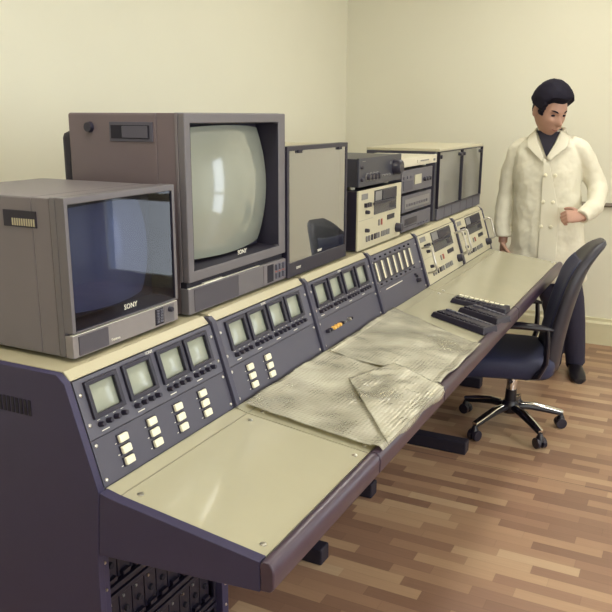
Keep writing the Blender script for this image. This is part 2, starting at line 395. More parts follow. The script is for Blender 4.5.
# control plates let into the worktops (seen through the plastic)
for (x, y, sx, sy) in ((.17, .10, .05, .17), (.17, .36, .045, .10)):
    pl = MB(); 
    for i in range(3):
        for j in range(8):
            if random.random() < .8:
                X = x+sx*i/3; Y = y+sy*j/8
                pl.box(X, Y, wtop(X)-.004, X+sx/3*.7, Y+sy/8*.7, wtop(X)+.004)
    cobj('key_block', pl, M_black)
for (x, y) in ((.20, .70), (.20, .82), (.28, .72), (.28, .84)):
    cobj('jog_dial', MB().tube([(x, y, wtop(x)-.004), (x, y, wtop(x)+.004), (x, y, wtop(x)+.006)], [.03, .03, .026], 24), M_mid, smooth=True)
kp = MB()
for j in range(14): kp.box(.145, .58+.03*j, wtop(.145)-.005, .165, .58+.03*j+.02, wtop(.145)+.003)
cobj('key_block', kp, M_black)

# ------------------------------------------------------------------ sloped rack modules
def panel_root(name, label, cat, y, group=None):
    return thing(name, label, cat, (0, y, 1.0277), PANEL, group=group)
BAYS = [(Y0+.003, -.0115), (.0115, .5185), (.5415, 1.0485), (1.0715, 1.5935), (1.6165, 2.1885), (2.2115, 2.772)]
def monitor_bank(i, label):
    a, b = BAYS[i]; W = b-a
    r = panel_root('monitor_bank', label, 'monitor bank', a, 'banks of four small monitors')
    xs = {0: (.026, .142, .260, .367), 1: (.038, .146, .255, .362), 2: (.026, .139, .254, .368)}[i]
    t1 = .130
    fp = MB(); mw, mh = .092, .075
    # faceplate with four openings, built as strips
    y0, y1 = -.015-mh, -.015
    fp.box(0, -t1, 0, W, y0, .004); fp.box(0, y1, 0, W, -.004, .004)
    cur = 0
    for x in xs: fp.box(cur, y0, 0, x, y1, .004); cur = x+mw
    fp.box(cur, y0, 0, W, y1, .004)
    obj('faceplate', fp, M_panel, r)
    for x in xs:
        sc = obj('small_screen', MB().grid(lambda u, v: (x+.006+u*(mw-.012), y0+.006+v*(mh-.012), .0008+.0042*(1-(2*u-1)**2)*(1-(2*v-1)**2)), 10, 10), M_small, r, smooth=True)
        obj('screen_bezel', MB().frame((x-.003, y0-.003, x+mw+.003, y1+.003), (x+.008, y0+.007, x+mw-.008, y1-.007), .0035, .0125), M_black, sc, bevel=.002)
        for k in range(4):
            kx = x+.012+k*(mw-.02)/3
            kb = knob(r, kx, -.107, .0062, .014, M_black, .004)
            obj('knob_mark', MB().box(kx-.004, -.0975, .004, kx+.004, -.0963, .0045), M_ink, kb)
        obj('caption_strip', MB().box(x+.012, -.1225, .004, x+.035, -.1205, .0045), M_ink, r)
    text('maker_lettering', 'SONY', .010, M_ink, r, W/2-.005, -.0115, .0042)
    for x in (.010, W-.010):
        for y in (-.035, -.10): screw(r, x, y)
    return r
monitor_bank(0, 'bank of four small square monitors above the twelve white buttons, nearest the camera')
monitor_bank(1, 'bank of four small square monitors above the six white buttons')
monitor_bank(2, 'bank of four small square monitors above the orange capped jacks')
def lower_plate(r, W, m=None, t0=.1315, t1=.2295):
    obj('faceplate', MB().box(0, -t1, 0, W, -t0, .004), m or M_panel2, r, bevel=.0008)
    for x in (.010, W-.010):
        for y in (-t0-.012, -t1+.012): screw(r, x, y)
def button_panel(i, xs, label):
    a, b = BAYS[i]; W = b-a
    r = panel_root('button_panel', label, 'button panel', a, 'panels of square white buttons')
    lower_plate(r, W)
    for x in xs:
        for t in (.154, .179, .204):
            bt = obj('push_button', MB().box(x-.014, -t-.0085, .004, x+.014, -t+.0085, .013), M_white, r, bevel=.003)
            obj('button_collar', MB().box(x-.0165, -t-.0105, .004, x+.0165, -t+.0105, .0062), M_black, bt)
            obj('caption_strip', MB().box(x-.024, -t-.007, .004, x-.019, -t-.0055, .0045), M_ink, r)
    return r
button_panel(0, (.085, .183, .281, .381), 'grey panel with twelve square white buttons in four columns')
button_panel(1, (.093, .190), 'grey panel with six square white buttons in two columns')
a, b = BAYS[2]; r = panel_root('jack_panel', 'plain grey panel with a short row of orange capped jacks', 'jack panel', a)
lower_plate(r, b-a)
for k, (x, m, rr) in enumerate(((.045, M_black, .007), (.062, M_black, .007), (.09, M_orange, .007), (.112, M_orange, .007), (.134, M_orange, .007), (.16, M_black, .006), (.175, M_mid, .005), (.215, M_steel, .006), (.232, M_black, .005))):
    knob(r, x, -.176, rr, .014, m, .004, name='jack')
a, b = BAYS[3]; W = b-a
r = panel_root('level_meter_panel', 'grey panel with seven tall white bar level meters', 'meter panel', a)
obj('faceplate', MB().box(0, -.130, 0, W, -.004, .004), M_panel, r, bevel=.0008)
ms = obj('meter_window', MB().box(.012, -.112, .004, .44, -.028, .007), M_black, r)
for k in range(7):
    x = .03+.0645*k
    obj('bar_meter', MB().box(x-.005, -.106, .007, x+.005, -.034, .0095), M_white, r)
    obj('scale_marks', MB().box(x+.012, -.104, .007, x+.024, -.036, .0075), M_mid, r)
for k in range(8): knob(r, .04+.055*k, -.120, .004, .008, M_black, .004)
for k in range(8): knob(r, .04+.055*k, -.018, .004, .008, M_black, .004)
for x in (.010, W-.010):
    for y in (-.03, -.11): screw(r, x, y)
r = panel_root('key_switch_panel', 'plain grey panel with one white printed line and a black key switch', 'switch panel', a)
lower_plate(r, W)
obj('caption_strip', MB().box(.077, -.1495, .004, .262, -.1465, .0045), M_ink, r)
knob(r, .43, -.180, .010, .02, M_black, .004, name='key_switch'); knob(r, .425, -.160, .006, .012, M_black, .004)
knob(r, .415, -.150, .004, .01, M_black, .004)

def rack_handle(parent, x, y0, y1, z=.004, h=.042):
    pts = [(x, y0, z), (x, y0, z+h*.8), (x, y0+.006, z+h), (x, (y0+y1)/2, z+h), (x, y1-.006, z+h), (x, y1, z+h*.8), (x, y1, z)]
    return obj('handle', MB().tube(pts, .0050, 10), M_steel, parent, smooth=True)
def deck_face(r, W, H, z=.004, handles=True):
    """cream tape deck controller face, top edge at y=0, growing to y=-H"""
    k = W/.55
    obj('grille', MB().frame((.035*k, -.036, .105*k, -.014), (.037*k, -.034, .103*k, -.016), z, z+.002).box(.037*k, -.034, z, .103*k, -.016, z+.001), M_mid, r)
    wx0, wx1 = .185*k, .475*k
    dw = obj('display_window', MB().box(wx0, -.104, z, wx1, -.010, z+.003), M_window, r, bevel=.001)
    obj('window_upper', MB().box(wx0+.006, -.05, z+.003, wx0+.30*(wx1-wx0), -.015, z+.0042), M_mid, dw)
    obj('tape_slot', MB().box(wx0-.02*k, -.066, z+.003, wx1-.04*k, -.054, z+.010), M_black, dw, bevel=.002)
    obj('cassette_door', MB().box(wx0+.33*(wx1-wx0), -.052, z+.003, wx1-.006, -.016, z+.006), M_black, dw, bevel=.001)
    obj('counter', MB().box(wx1-.09*k, -.092, z+.003, wx1-.02*k, -.072, z+.0045), M_black, dw)
    obj('level_meter', MB().box(.36*k, -.140, z, .455*k, -.120, z+.003), M_black, r, bevel=.001)
    for x in (.075, .098, .121): obj('toggle', MB().box((x-.008)*k, -.066, z, (x+.008)*k, -.050, z+.012), M_black, r, bevel=.001)
    for y in (-.085, -.155): knob(r, .09*k, y, .008, .016, M_black, z)
    knob(r, .497*k, -.186, .020, .026, M_black, z, name='tuning_knob', seg=24)
    for x in (.25, .285): obj('status_key', MB().box((x-.006)*k, -.152, z, (x+.006)*k, -.128, z+.004), M_red if x > .26 else M_mid, r)
    for j, x in enumerate((.10, .13, .165, .20, .225, .25, .29, .31, .33, .36, .38)):
        obj('transport_key', MB().box((x-.006)*k, -.200, z, (x+.006)*k, -.178, z+.006), M_black if j in (2, 3) else M_mid, r, bevel=.001)
    obj('seam', MB().box(.01*k, -.1135, z, wx0-.01, -.1125, z+.0008), M_mid, r)
    if handles:
        for x in (.035*k, W-.018*k): rack_handle(r, x, -.175, -.060, z, .045)
for i, lab in ((4, 'cream tape deck controller in the sloped rack beside the level meters'), (5, 'cream tape deck controller in the sloped rack at the far end beside the man')):
    a, b = BAYS[i]; W = b-a
    r = panel_root('deck_controller', lab, 'tape deck controller', a, 'cream deck controllers in the sloped rack')
    obj('faceplate', MB().box(0, -.2295, 0, W, -.004, .004), M_vtr, r, bevel=.001)
    sub = r
    deck_face(r, W, .23)
    for x in (.008, W-.008):
        for y in (-.02, -.215): screw(r, x, y)

# near lower rack gear
for k in range(4):
    z0 = .11+.135*k
    lab = ['black rack tray under the near worktop, lowest', 'black rack tray under the near worktop, second from the floor', 'black rack tray under the near worktop, second from the top', 'black rack tray directly under the near worktop'][k]
    r = thing('rack_tray', lab, 'rack unit', (.022, -.476, z0), FRONT, group='trays in the near lower rack')
    W = .43; H = .128
    obj('chassis', MB().box(.002, .004, -.38, W-.002, H-.004, -.022), M_dark_rack, r)
    obj('front_frame', MB().frame((0, 0, W, H), (.012, .014, W-.012, H-.012), -.006, .004), M_dark_rack, r, bevel=.0015)
    for j in range(9):
        x = .016+.0445*j
        cd = obj('circuit_card', MB().box(x, .016, -.02, x+.041, H-.014, -.010), M_dark_rack, r, bevel=.001)
        obj('card_ejector', MB().box(x+.006, .020, -.010, x+.030, .030, .001), M_dark_rack, cd)
        obj('card_lamp', MB().box(x+.008, H-.034, -.010, x+.014, H-.028, -.006), M_mid if j % 3 else M_steel, cd)
        obj('card_socket', MB().cyl((x+.02, .06, -.010), (x+.02, .06, -.003), .008, .007, 10), M_hole, cd)

# ------------------------------------------------------------------ picture monitors on the shelf
SH = 1.045
def feet(r, W, D, h=.009, m=None):
    for x in (.05, W-.05):
        for z in (-.05, -D+.05):
            obj('foot', MB().tube([(x, 0, z), (x, h, z)], [.012, .014], 12), m or M_black2, r, smooth=True)
def bulge_screen(name, x0, y0, x1, y1, z0, dz, m, r):
    def f(u, v):
        a, b = 2*u-1, 2*v-1
        # squarish tube outline with rounded corners
        px = a*math.sqrt(max(0, 1-.10*b*b)); py = b*math.sqrt(max(0, 1-.10*a*a))
        return ((x0+x1)/2+px*(x1-x0)/2, (y0+y1)/2+py*(y1-y0)/2, z0+dz*(1-.5*a*a-.5*b*b))
    return obj(name, MB().grid(f, 24, 24), m, r, smooth=True)
def recess(x0, y0, x1, y1, z0, z1, k=.012):
    mb = MB(); f = [(x0, y0), (x1, y0), (x1, y1), (x0, y1)]; g = [(x0+k, y0+k), (x1-k, y0+k), (x1-k, y1-k), (x0+k, y1-k)]
    A = [mb.bm.verts.new((p[0], p[1], z1)) for p in f]; B = [mb.bm.verts.new((p[0], p[1], z0)) for p in g]
    for i in range(4): mb.bm.faces.new((A[i], B[i], B[(i+1) % 4], A[(i+1) % 4]))
    mb.bm.faces.new(B)
    return mb
# -- the near, smaller monitor
y0 = -.457; W, H, D = .362, .334, .42
r = thing('picture_monitor', 'smaller grey tube monitor with dark smoked screen at the near end of the shelf', 'monitor', (-.03, y0, SH), FRONT, group='tube monitors on the console shelf')
feet(r, W, D)
h0 = .009
cs = obj('casing', MB().box(.002, h0, -D, W-.002, H+h0-.002, -.092), M_crt, r, bevel=.004)
obj('casing_front', MB().frame((.002, h0, W-.002, H+h0-.002), (.0105, .066, W-.0105, .329), -.0905, -.042), M_crt, cs, bevel=.003)
obj('front_collar', MB().frame((0, h0, W, H+h0), (.0105, .066, W-.0105, .329), -.040, -.024), M_bezel, r, bevel=.003)
obj('bezel', MB().frame((0, h0+.054, W, H+h0), (.010, .066, W-.010, .329), -.0235, 0), M_bezel, r, bevel=.003)
obj('screen_surround', recess(.010, .066, W-.010, .329, -.066, -.0005, .006), M_black2, r)
bulge_screen('screen', .030, .085, W-.062, .318, -.056, .034, M_tube_dark, r)
obj('smoked_glass', MB().box(.010, .066, -.006, W-.010, .329, -.004), G_dark, r)
text('maker_lettering', 'SONY', .017, M_ink, r, .188, .078, -.0035)
ct = obj('control_strip', MB().box(0, h0, -.0235, W, .058, -.002), M_ctrl, r, bevel=.002)
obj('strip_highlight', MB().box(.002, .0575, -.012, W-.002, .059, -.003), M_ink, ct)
obj('speaker_grille', MB().box(.016, h0+.004, -.003, .106, .054, .0), M_grille, ct)
text('model_lettering', 'Trinitron', .008, M_ink, ct, .130, .018, -.0015)
obj('socket_plate', MB().box(.272, h0+.006, -.003, .302, .054, -.0005), M_hole, ct)
for i in range(2):
    for j in range(5): obj('key', MB().box(.275+.013*i, .020+.0068*j, -.0008, .285+.013*i, .0248+.0068*j, .002), M_panel, ct)
obj('key_plate', MB().box(.306, h0+.004, -.003, .345, .055, -.0008), M_bezel, ct)
knob(ct, .327, .044, .007, .01, M_black, -.001)
cg = obj('carry_handle', MB().frame((-.110+.03-.0, .300, -.2, .301), (-.11, .3, -.2, .301), 0, .001) if False else MB().box(-.0005, .278, -.170, .003, .312, -.078), M_black2, cs)
hb = MB()
for k in range(10): hb.box(-.0018, .281, -.145+.0066*k, .002, .296, -.145+.0066*k+.0034)
obj('handle_ribs', hb, M_beige, cg)

# -- the large monitor
W, H, D = .510, .502, .372
r = thing('picture_monitor', 'large brown-grey tube monitor with big pale screen, tallest on the shelf', 'monitor', (-.03, -.0445, SH), FRONT, group='tube monitors on the console shelf')
feet(r, W, D, .006)
h0 = .006
cs = obj('casing', MB().box(.002, h0, -D, W-.002, H+h0, -.085), M_crt2, r, bevel=.006)
obj('casing_front', MB().frame((.002, h0, W-.002, H+h0), (.0245, .118, W-.0445, .483), -.0845, -.031), M_crt2, cs, bevel=.002)
obj('rear_cover', MB().box(.02, .03, -D-.05, W-.02, H-.04, -D-.001), M_black2, r, bevel=.02)
obj('front_collar', MB().frame((0, h0+.085, W, H+h0+.001), (.0245, .118, W-.0445, .483), -.030, -.022), M_crt, r, bevel=.002)
obj('bezel', MB().frame((0, .090, W, H+h0), (.024, .118, W-.044, .483), -.0215, 0), M_bezel, r, bevel=.004)
obj('screen_surround', recess(.024, .118, W-.044, .483, -.075, -.001, .004), M_black2, r)
bulge_screen('screen', .022, .128, W-.048, .477, -.066, .05, M_tube, r)
text('maker_lettering', 'SONY', .018, M_ink, r, .268, .1245, -.009)
ct = obj('control_strip', MB().box(0, h0, -.03, W, .074, -.004), M_bezel, r, bevel=.003)
obj('strip_gap', MB().box(.004, .0745, -.06, W-.004, .0895, -.012), M_hole, r)
obj('model_strip', MB().box(.07, .0745, -.012, .16, .078, -.0045), M_ink, ct)
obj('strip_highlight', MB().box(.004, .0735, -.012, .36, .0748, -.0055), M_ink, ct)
obj('speaker_grille', MB().box(.024, h0+.005, -.006, .235, .070, -.0025), M_grille, ct)
obj('cover_flap', MB().box(.236, h0+.005, -.006, .372, .070, -.002), M_bezel, ct, bevel=.001)
obj('key_plate', MB().box(.378, h0+.004, -.006, .515, .071, -.002), M_crt, ct, bevel=.001)
obj('socket_plate', MB().box(.398, h0+.008, -.003, .434, .067, -.001), M_hole, ct)
for i in range(3):
    for j in range(2):
        obj('key', MB().box(.446+.022*i, .018+.027*j, -.003, .458+.022*i, .036+.027*j, .004), M_panel, ct, bevel=.001)
for i in range(3): obj('lamp', MB().box(.446+.022*i, .0385, -.003, .458+.022*i, .0415, -.001), M_red, ct)
obj('handle_recess', MB().frame((0, 0, 1, 1), (.1, .1, .9, .9), 0, 1) if False else MB().box(-.0012, .438, -.232, .004, .486, -.096), M_panel2, cs, bevel=.001)
obj('handle_slot', MB().box(-.0022, .445, -.226, .002, .478, -.105), M_hole, cs)
obj('handle_grip', MB().box(-.004, .447, -.190, -.0005, .476, -.110), M_panel2, cs, bevel=.001)
obj('cap_screw', MB().tube([(-.008, .472, -.298), (.002, .472, -.298)], [.012, .014], 18), M_black, cs, smooth=True)

# -- flat glass fronted monitor
W, H, D = .450, .402, .36
r = thing('picture_monitor', 'flat glass fronted monitor reflecting the chair, between large monitor and amplifier', 'monitor', (-.025, .468, SH), FRONT, group='tube monitors on the console shelf')
feet(r, W, D, .006)
h0 = .006
obj('casing', MB().box(.004, h0, -D, W-.004, H+h0, -.031), M_vtr, r, bevel=.005)
obj('bezel', MB().frame((0, h0, W, H+h0+.004), (.014, .052, W-.012, H-.004), -.03, 0), M_black, r, bevel=.002)
obj('screen_surround', MB().box(.012, .05, -.029, W-.010, H, -.025), M_mid, r)
bulge_screen('screen', .03, .066, W-.028, H-.022, -.024, .012, M_tube, r)
obj('front_glass', MB().box(.014, .052, -.007, W-.012, H-.004, -.003), G_front, r)
text('maker_lettering', 'SONY', .012, M_ink, r, .235, .058, -.0025)
text('model_lettering', 'SONY', .012, M_ink, r, .075, .027, .0002)
for x in (.08, .38): obj('top_catch', MB().box(x-.014, H-.012, -.002, x+.014, H-.002, .003), M_black2, r)

# ------------------------------------------------------------------ tape deck and amplifier
W, H, D = .462, .232, .34
r = thing('tape_deck', 'cream fronted tape deck standing on the shelf under the black amplifier', 'tape deck', (-.025, 1.020, SH), FRONT)
feet(r, W, D, .006)
obj('casing', MB().box(.002, .006, -D, W-.002, H-.001, -.006), M_black, r, bevel=.003)
obj('faceplate', MB().box(0, .006, -.006, W, H, .002), M_vtr, r, bevel=.0015)
tmp = bpy.data.objects.new('front_controls', None)
class _Shift: pass
before = set(bpy.data.objects)
deck_face(r, W, H, .002, handles=False)
for o in set(bpy.data.objects)-before:
    if o.parent == r: o.location.y = H
bpy.data.objects.remove(tmp)
W, H, D = .452, .118, .30
r = thing('amplifier', 'black amplifier with large round knob on top of the cream tape deck', 'amplifier', (-.025, 1.024, SH+.2325), FRONT)
feet(r, W, D, .012, M_white)
obj('casing', MB().box(.003, .012, -D, W-.003, H-.002, -.012), M_ambox, r, bevel=.002)
obj('faceplate', MB().box(0, .012, -.011, W, H, 0), M_ambox, r, bevel=.002)
for x in (.078, .112, .146, .180):
    kn = knob(r, x, .046, .013, .016, M_black, 0)
    obj('knob_ring', MB().tube([(x, .046, 0), (x, .046, .004)], [.016, .0155], 20), M_mid, kn, smooth=True)
for x in (.215, .245, .275, .305): knob(r, x, .042, .005, .008, M_mid, 0, name='switch')
knob(r, .376, .068, .033, .032, M_black, 0, name='volume_knob', seg=30)
knob(r, .024, .084, .007, .008, M_black, 0, name='headphone_jack'); knob(r, .024, .038, .007, .008, M_black, 0, name='power_button')
obj('caption_strip', MB().box(.03, .104, 0, .06, .107, .0006), M_mid, r)
obj('caption_strip', MB().box(.318, .082, 0, .335, .092, .0006), M_mid, r)

# ------------------------------------------------------------------ stack of decks
def deck(name, label, cat, y, z, W, H, D, m, fh=.012):
    r = thing(name, label, cat, (-.025, y, z), FRONT)
    feet(r, W, D, fh, M_white)
    obj('casing', MB().box(.002, fh, -D, W-.002, H-.001, -.010), m, r, bevel=.002)
    obj('faceplate', MB().box(0, fh, -.010, W, H, 0), m, r, bevel=.002)
    return r
r = deck('cassette_deck', 'grey deck with dark slot display, bottom of the four unit stack', 'deck', 1.505, SH, .40, .083, .30, M_deck)
obj('display', MB().box(.04, .038, 0, .20, .066, .002), M_black, r, bevel=.001)
for k in range(4): obj('key', MB().box(.22+.04*k, .022, 0, .25+.04*k, .030, .003), M_panel, r)
obj('tray_seam', MB().box(.02, .030, 0, .2, .0315, .0008), M_hole, r)
r = deck('tuner', 'grey deck with plain ribbed front, second from the stack bottom', 'deck', 1.505, SH+.0835, .40, .085, .30, M_deck)
obj('dial_panel', MB().box(.03, .026, 0, .37, .068, .002), M_mid, r, bevel=.001)
for k in range(9): obj('key', MB().box(.05+.034*k, .036, .002, .074+.034*k, .048, .004), M_deck, r)
r = deck('cassette_deck', 'grey deck with a small pale square display, third from stack bottom', 'deck', 1.49, SH+.169, .42, .108, .30, M_deck)
obj('display', MB().box(.165, .040, 0, .255, .082, .003), M_lcd, r, bevel=.001)
for k in range(3): obj('key', MB().box(.02+.045*k, .07, 0, .05+.045*k, .082, .003), M_panel, r)
for k in range(3): knob(r, .30+.035*k, .055, .010, .012, M_black, 0)
obj('cassette_door', MB().box(.02, .022, 0, .14, .062, .002), M_panel2, r, bevel=.001)
r = deck('disc_player', 'slim silver disc player on top of the deck stack', 'disc player', 1.480, SH+.2775, .49, .050, .30, M_silver)
obj('disc_tray', MB().box(.20, .024, 0, .40, .038, .003), M_silver, r, bevel=.001)
obj('display', MB().box(.24, .028, .003, .36, .034, .0036), M_mid, r)
obj('key', MB().box(.44, .022, 0, .46, .032, .003), M_mid, r)

# ------------------------------------------------------------------ twin door cabinet
W, H, D = .835, .350, .38
r = thing('equipment_cabinet', 'beige topped cabinet with two smoked glass doors at the far end of the shelf', 'cabinet', (-.025, 1.985+.03, SH), FRONT)
obj('casing', MB().box(0, 0, -D, W, H-.014, -.022), M_panel2, r, bevel=.003)
obj('top_board', MB().box(-.002, H-.0135, -D, W+.002, H, -.002), M_vtr, r, bevel=.002)
obj('inner_face', MB().box(.004, .004, -.0215, W-.004, H-.016, -.014), M_mid, r)
for i in range(2):
    x0, x1 = (.003, .413) if i == 0 else (.418, W-.003)
    dr = obj('door_frame', MB().frame((x0, .062, x1, H-.014), (x0+.004, .066, x1-.004, H-.018), -.0135, .001), M_black, r)
    obj('door_glass', MB().box(x0+.004, .066, -.010, x1-.004, H-.018, -.006), G_door, dr)
    for x in (x0+.03, x1-.03): knob(dr, x, H-.040, .010, .010, M_black, -.006, name='door_latch')
    pn = obj('lower_panel', MB().box(x0, .004, -.0135, x1, .060, -.002), M_panel, r, bevel=.0015)
    for x in (x0+.12, x0+.25): obj('panel_seam', MB().box(x, .006, -.002, x+.003, .058, -.0015), M_hole, pn)

# ------------------------------------------------------------------ hand keypads on the worktop
def keypad(label, cx, cy, ang, L, Wd, seed, keys=M_panel):
    z = wtop(cx)
    r = bpy.data.objects.new('remote_keypad', None); COL.objects.link(r)
    sl = math.atan(.1165)
    r.matrix_world = Matrix.Translation((cx, cy, z)) @ Matrix.Rotation(sl, 4, 'Y') @ Matrix.Rotation(ang, 4, 'Z')
    tag(r, label, 'keypad', 'black keypads on the worktop')
    obj('body', MB().quadbox([(-L/2, -Wd/2, .0), (L/2, -Wd/2, .0), (L/2, Wd/2, .0), (-L/2, Wd/2, .0), (-L/2+.006, -Wd/2+.006, .020), (L/2-.006, -Wd/2+.006, .026), (L/2-.006, Wd/2-.006, .026), (-L/2+.006, Wd/2-.006, .020)]), M_black, r, bevel=.004)
    random.seed(seed)
    n = int(L/.022)
    for i in range(n-1):
        for j in range(2):
            x = -L/2+.02+i*.022; y = -Wd/2+.022+j*(Wd-.044)
            obj('key', MB().box(x, y-.008, .017, x+.017, y+.008, .0272), keys if j else M_black2, r, bevel=.001)
    return r
keypad('black keypad with a pale row of keys, farthest of the three on the worktop', .335, 1.505, R(-2), .24, .085, 1, M_white)
keypad('short black keypad lying between the other two keypads at the edge', .385, 1.375, R(-20), .19, .105, 2)
keypad('long black keypad nearest the camera of the three on the worktop', .345, 1.215, R(-20), .25, .10, 3)

# ------------------------------------------------------------------ bubble wrap
def wrap_sheet(name, label, corners, nu, nv, seed, amp):
    c00, c10, c11, c01 = [Vector(c) for c in corners]      # x,y pairs
    def f(u, v):
        p = (c00*(1-u)*(1-v)+c10*u*(1-v)+c11*u*v+c01*(1-u)*v)
        wob = .010*noise.noise(Vector((u*4+seed, v*4, seed)))
        x = p.x+wob*(1 if 0 < u < 1 else .7); y = p.y+.008*noise.noise(Vector((v*5, u*3, seed+4)))
        z = wtop(x) if x < .449 else wtop(.449)+.004-max(0, x-.476)*2.2
        n = noise.noise(Vector((x*9, y*9, seed)))+.5*noise.noise(Vector((x*22, y*22, seed+3)))
        return (x, y, z+.0085+amp*(n+.9)*.5)
    mb = MB().grid(f, nu, nv)
    o = obj(name, mb, M_bubble, smooth=True)
    s = o.modifiers.new('solid', 'SOLIDIFY'); s.thickness = .002; s.offset = 1
    return tag(o, label, 'bubble wrap', 'plastic bubble wrap sheets on the worktop')
wrap_sheet('bubble_wrap', 'crumpled bubble wrap sheet covering the worktop below the six white buttons', ((.086, .02), (.480, .01), (.486, .50), (.082, .53)), 50, 60, 1.0, .008)
wrap_sheet('bubble_wrap', 'bubble wrap sheet covering worktop below the orange jacks, farther one', ((.090, .536), (.468, .52), (.474, .97), (.078, 1.16)), 50, 60, 5.0, .009)
def flap(u, v):
    a = Vector((.24, .35)); b = Vector((.30, .57)); c = Vector((.49, .48)); d = Vector((.485, .03))
    p = a*(1-u)*(1-v)+b*(1-u)*v+c*u*v+d*u*(1-v)
    x, y = p
    return (x, y, wtop(min(x, .449))+.019+.012*math.sin(math.pi*u)*(.4+.6*noise.noise(Vector((x*12, y*12, 2)))**2)+.004*noise.noise(Vector((x*25, y*25, 8))))
o = obj('bubble_wrap', MB().grid(flap, 40, 40), M_bubble, smooth=True)
s = o.modifiers.new('solid', 'SOLIDIFY'); s.thickness = .002; s.offset = 1
tag(o, 'brighter folded-over flap of bubble wrap at the worktop edge', 'bubble wrap', 'plastic bubble wrap sheets on the worktop')

# ------------------------------------------------------------------ office chair
CH = R(15)
ch = thing('office_chair', 'black padded swivel office chair with chrome five-star base in front of the console', 'chair', (.372, 2.125, 0), rotz=CH)
for k, ang in enumerate((27.6, -45, -116, 160, 92)):
    a = R(ang)-CH; c, s = math.cos(a), math.sin(a); L = .265
    pt = lambda rr, z: (c*rr, s*rr, z)
    lg = obj('base_leg', MB().tube([pt(.03, .118), pt(.10, .113), pt(.18, .096), pt(L, .074)], [.022, .021, .018, .014], 12, ell=.75), M_cplast, ch, smooth=True)
    obj('chrome_cap', MB().tube([pt(.06, .133), pt(.12, .128), pt(.19, .109), pt(L+.005, .086)], [.009, .016, .018, .015], 12, ell=.6), M_chrome, lg, smooth=True)
    cs = obj('caster', MB().cyl((pt(L, .027)[0]-s*.026, pt(L, .027)[1]+c*.026, .027), (pt(L, .027)[0]-s*.006, pt(L, .027)[1]+c*.006, .027), .027, .027, 20).cyl((pt(L, .027)[0]+s*.026, pt(L, .027)[1]-c*.026, .027), (pt(L, .027)[0]+s*.006, pt(L, .027)[1]-c*.006, .027), .027, .027, 20), M_black, lg, bevel=.003)
    obj('caster_hood', MB().tube([pt(L, .036), pt(L, .052), pt(L, .075)], [.024, .020, .010], 14), M_cplast, cs, smooth=True)
obj('hub', MB().tube([(0, 0, .085), (0, 0, .10), (0, 0, .135), (0, 0, .15)], [.036, .046, .042, .034], 22), M_cplast, ch, smooth=True)
obj('gas_cylinder', MB().tube([(0, 0, .149), (0, 0, .30)], [.025, .025], 22), M_chrome, ch, smooth=True)
obj('cylinder_cover', MB().tube([(-.0, 0, .149), (0, 0, .21)], [.030, .027], 22), M_cplast, ch, smooth=True)
obj('tilt_mechanism', MB().box(-.10, -.07, .285, .10, .07, .335), M_cplast, ch, bevel=.012)
obj('height_lever', MB().tube([(-.02, -.07, .31), (-.02, -.16, .315), (-.02, -.20, .315)], [.006, .006, .010], 10), M_cplast, ch, smooth=True)
def supring(cx, cy, z, a, b, n, seg=40):
    out = []
    for k in range(seg):
        t = 2*math.pi*k/seg; c, s = math.cos(t), math.sin(t)
        out.append((cx+a*math.copysign(abs(c)**(2/n), c), cy+b*math.copysign(abs(s)**(2/n), s), z))
    return out
rings = []
for z, k in ((.330, .84), (.337, .93), (.352, .985), (.39, 1.0), (.415, .985), (.432, .93), (.438, .82), (.436, .4)):
    rings.append([(p[0], p[1], p[2]-.03*max(0, (-.13-p[0])/.15)**2) for p in supring(-.055, 0, z, .245*k, .245*k, 4.5)])
obj('seat', MB().loft(rings), M_seat, ch, smooth=True)
def back_ring(v, k=1.0, off=0):
    z = .345+.640*v
    wd = .185*(.92+.10*math.sin(math.pi*min(1, v*1.1)))
    if v > .62: wd *= math.sqrt(max(.02, 1-((v-.62)/.405)**2.2))
    if v < .10: wd *= math.sqrt(max(.05, 1-((.10-v)/.12)**2))
    th = .043*(1-.25*v)
    if v > .94: th *= math.sqrt(max(.05, 1-((v-.94)/.062)**2))
    xb = .172+.055*v+.09*v*v+.05*max(0, (v-.72)/.28)**2
    out = []
    for kk in range(40):
        t = 2*math.pi*kk/40; c, s = math.cos(t), math.sin(t)
        yy = wd*math.copysign(abs(s)**.55, s); tt = th*math.copysign(abs(c)**.7, c)
        out.append((xb+tt-.045*(yy/.22)**2, yy, z))
    return out
obj('backrest', MB().loft([back_ring(v/44) for v in range(45)]), M_shell, ch, smooth=True)
def cush(u, v):
    vv = .13+.74*v; y = (u*2-1)
    wd = .145*(1 if vv < .7 else math.sqrt(max(.05, 1-((vv-.7)/.24)**2.6)))
    z = .345+.640*vv; yy = y*wd
    xb = .172+.055*vv+.09*vv*vv+.05*max(0, (vv-.72)/.28)**2-.045*(yy/.22)**2
    th = .043*(1-.25*vv)
    e = (1-abs(y)**6)*(1-abs(2*v-1)**8)
    return (xb-th*.93-.014*e, yy, z)
cb = obj('backrest_cushion', MB().grid(cush, 24, 30), M_seat, ch, smooth=True)
so = cb.modifiers.new('solid', 'SOLIDIFY'); so.thickness = .012; so.offset = -1
for s in (-1, 1):
    Y = s*.272
    ar = obj('armrest', MB().tube([(-.125, Y, .60), (-.09, Y, .612), (0, Y, .615), (.07, Y, .61), (.11, Y, .605), (.145, Y*.98, .60)], [.018, .026, .028, .026, .020, .010], 14, ell=.62), M_cplast, ch, smooth=True)
    obj('arm_bracket', MB().tube([(.12, Y, .600), (.125, Y, .54), (.125, Y*.99, .44), (.10, Y*.93, .37), (.05, Y*.7, .335)], [.018, .020, .022, .020, .014], 12, ell=.6), M_cplast, ar, smooth=True)

